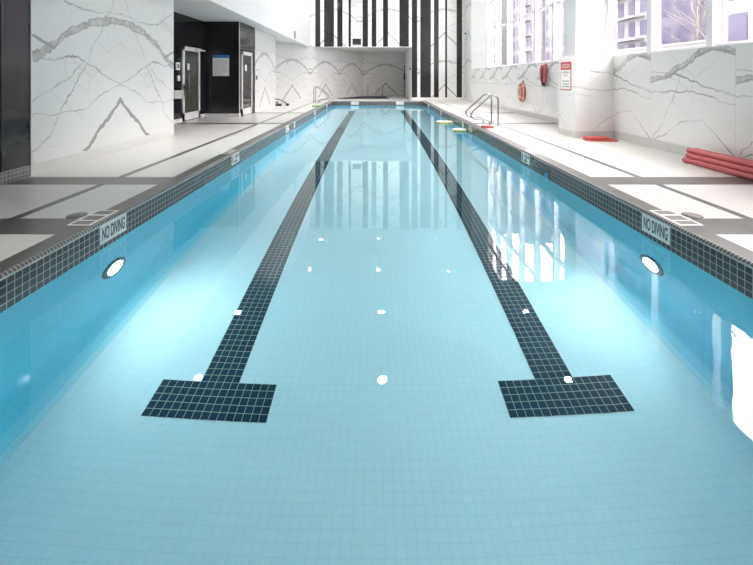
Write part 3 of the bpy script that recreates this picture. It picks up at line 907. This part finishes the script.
# recessed ceiling lamps
m_dl = emit('downlight_glow', (1.0, 0.97, 0.92), 60.0)
def downlight(x, y, z, label):
    t = thing('downlight', label, 'ceiling lamp', (x, y, z), 0, 'recessed ceiling lamps')
    MB().lathe([(.062,0),(.09,0),(.09,-.008),(.062,-.008)], (0,0,0), 'Z', 24).build('trim_ring', m_wframe, t)
    MB().lathe([(0,-.003),(.062,-.003),(.062,-.006),(0,-.006)], (0,0,0), 'Z', 24).build('lens', m_dl, t)
DL = []
for y, rn in ((1.5,'added row to brighten the near deck'),(6.07,'row nearer the camera'),(7.83,'row nearer the striped wall')):  # row over the near end is added to brighten the deck there
    for x, cn in ((-2.77,'left'),(.10,'middle'),(3.0,'right')):
        downlight(x, y, ZL, 'round recessed lamp in the low ceiling, %s, %s' % (rn, cn)); DL.append((x, y, ZL))
for y, rn in ((13.5,'first row'),(16.2,'second row'),(19.4,'row by the striped wall')):
    for x, cn in ((-2.75,'left'),(.10,'middle'),(3.0,'right')):
        downlight(x, y, ZH, 'round recessed lamp in the high ceiling, %s, %s' % (rn, cn)); DL.append((x, y, ZH))

# ------------------------------------------------------------------ outside
ground = struct(MB().box(5.2, 140, -60, 200, -.45, -.35).build('ground_outside', plain('pale_pavement', (0.09,0.09,0.093), .8)))
m_bpale = plain('render_pale', (0.082,0.080,0.088), .8)
m_bpurp = plain('brick_violet', (0.030,0.027,0.045), .8, scale=3, var=.3)
m_bgrey = plain('render_grey', (0.048,0.046,0.057), .8)
m_bwin = plain('far_glass', (0.030,0.028,0.048), .6, 0, .1)
m_bslab = plain('balcony_white', (0.10,0.10,0.102), .7)
def building(name, label, x, y0, y1, h, floors, bays, mw, balc=False, first=.8, wf=.55, rot=0, dep=4.5):
    t = thing(name, label, 'building', (x, y0, -.35), rot)
    L = y1-y0; fh = (h-first)/floors; bw = L/bays
    MB().box(0, dep, 0, L, 0, h).build('walls', mw, t)
    MB().box(-.3, dep+.3, -.3, L+.3, h, h+.3).build('roof', m_bslab, t)
    w0 = None
    for i in range(floors):
        for j in range(bays):
            loc = (0, (j+.5)*bw, first+(i+.5)*fh)
            if w0 is None:
                m = MB(); a, b = bw*wf/2, fh*.33
                m.box(-.06, .02, -a, a, -b, b)
                w0 = m.build('window', m_bwin, t, loc); 
            else:
                w = w0.copy(); COL.objects.link(w); w.location = loc; w.parent = t
    if balc:
        for i in range(floors):
            MB().box(-1.3, 0, L*.08, L*.62, first+i*fh-.12, first+i*fh+.1).build('balcony_slab', m_bslab, t)
    return t
building('apartment_building', 'pale building with white balconies seen beyond the column', 33, 47, 58, 37, 13, 5, m_bpale, True)
building('brick_building', 'dark violet building filling the third window from the frame edge', 32, 35.0, 40.6, 38.0, 12, 4, m_bpurp, rot=.883)
building('corner_building', 'pale low building seen through the window nearest the camera', 25, 13, 28.2, 15.0, 5, 6, m_bpale)
building('grey_building', 'grey building seen through the panes right of the column', 28, 57, 64.5, 22, 8, 4, m_bgrey)
building('office_building', 'pale building with balconies seen through the panes above the rescue tube', 27, 67, 74, 25, 9, 4, m_bpale, True)
building('tower_building', 'tall grey building seen through the middle tall panes', 30, 76.5, 86, 31, 10, 4, m_bgrey)
building('end_building', 'pale building far down the street behind tall panes', 28, 89, 104, 34, 9, 6, m_bpale)

building('sky_cut_building', 'unseen violet building added to cut sky light through the near panes', 24, -8, 10, 16, 5, 7, m_bpurp)  # out of view, added to hold back sky light on the near part
m_bark = plain('pale_bark', (0.060,0.050,0.042), .8)
def bare_tree(label, x, y, h, seed):
    r = random.Random(seed)
    t = thing('bare_tree', label, 'tree', (x, y, -.36), 0, 'bare street trees')
    top = Vector((r.uniform(-.3,.3), r.uniform(-.3,.3), h))
    tr = [Vector((0,0,0)).lerp(top, k/6) + Vector((r.uniform(-.06,.06), r.uniform(-.06,.06), 0))*(k>0) for k in range(7)]
    MB().tube(tr, [.10-.013*k for k in range(7)], 8).build('trunk', m_bark, t)
    m = MB()
    for i in range(16):
        k = r.uniform(.25, .95); p = Vector((0,0,0)).lerp(top, k)
        a = r.uniform(0, 2*PI); L = (1-k*.6)*h*.34
        d = Vector((math.cos(a), math.sin(a), r.uniform(.7,1.5))).normalized()
        q = p + d*L
        m.tube([p, p.lerp(q,.5)+Vector((r.uniform(-.1,.1),r.uniform(-.1,.1),.05)), q], [.026,.018,.006], 6)
        for j in range(3):
            s = p.lerp(q, r.uniform(.35,.9)); d2 = (d + Vector((r.uniform(-.8,.8), r.uniform(-.8,.8), r.uniform(-.1,.5)))).normalized()
            m.tube([s, s+d2*L*.4], [.010,.004], 5)
    m.build('branches', m_bark, t)
bare_tree('slim bare tree before the violet building, middle of its window', 16.0, 19.4, 8.5, 2)
bare_tree('bare tree with thick pale trunk beside the window post', 14.0, 15.9, 9.0, 5)
car = thing('street_wall', 'plain pale street wall seen just over the sill before the violet building', 'wall', (13.2, 15.0, -.35))
MB().box(0, .3, 0, 9, 0, 2.95).build('wall', m_bslab, car)
MB().box(-.05, .35, 0, 9, 2.95, 3.05).build('capping', m_bslab, car)

# ------------------------------------------------------------------ light
W = bpy.data.worlds.new('World'); SC.world = W; W.use_nodes = True
bg = W.node_tree.nodes['Background']; bg.inputs[0].default_value = (1.0, 0.935, 0.91, 1); bg.inputs[1].default_value = SKY
def portal(name, y0, y1, z0, z1):
    l = bpy.data.lights.new(name, 'AREA'); l.shape = 'RECTANGLE'; l.size = (z1-z0); l.size_y = (y1-y0)
    l.cycles.is_portal = True
    o = bpy.data.objects.new(name, l); COL.objects.link(o)
    o.location = (4.83, (y0+y1)/2, (z0+z1)/2); o.rotation_euler = (0, PI/2, 0)   # -Z turned to -X
portal('daylight_portal', WY0, 9.0, ZSILL, ZL)
portal('daylight_portal', 9.0, 16.3, ZSILL, ZH)
for i, (x, y, z) in enumerate(DL):
    l = bpy.data.lights.new('downlight_beam', 'SPOT'); l.spot_size = math.radians(84 if z < 4 else 125); l.spot_blend = .9
    l.energy = LOWW if z < 4 else HIGHW; l.shadow_soft_size = .06; l.color = (1, .97, .93)
    o = bpy.data.objects.new('downlight_beam', l); COL.objects.link(o); o.location = (x, y, z-.03)

# ------------------------------------------------------------------ camera
cam = bpy.data.cameras.new('camera'); co = bpy.data.objects.new('camera', cam); COL.objects.link(co)
co.location = (0, 0, 1.165); co.rotation_euler = (PI/2, 0, 0)
cam.sensor_width = 36; cam.lens = 36*390/753.0
cam.shift_x = 0.5/753; cam.shift_y = -204.5/753
cam.clip_start = .05; cam.clip_end = 400
SC.camera = co

v = SC.view_settings
v.view_transform = 'Standard'; v.look = 'None'; v.gamma = 1; v.exposure = EXPO
v.use_curve_mapping = False
try:
    c = SC.cycles
    c.max_bounces = 14; c.diffuse_bounces = 5; c.glossy_bounces = 4; c.transmission_bounces = 8; c.transparent_max_bounces = 10; c.volume_bounces = 0
    c.use_denoising = True; c.caustics_refractive = True; c.caustics_reflective = False
    c.sample_clamp_indirect = 12.0; c.blur_glossy = 0.5
except Exception:
    pass
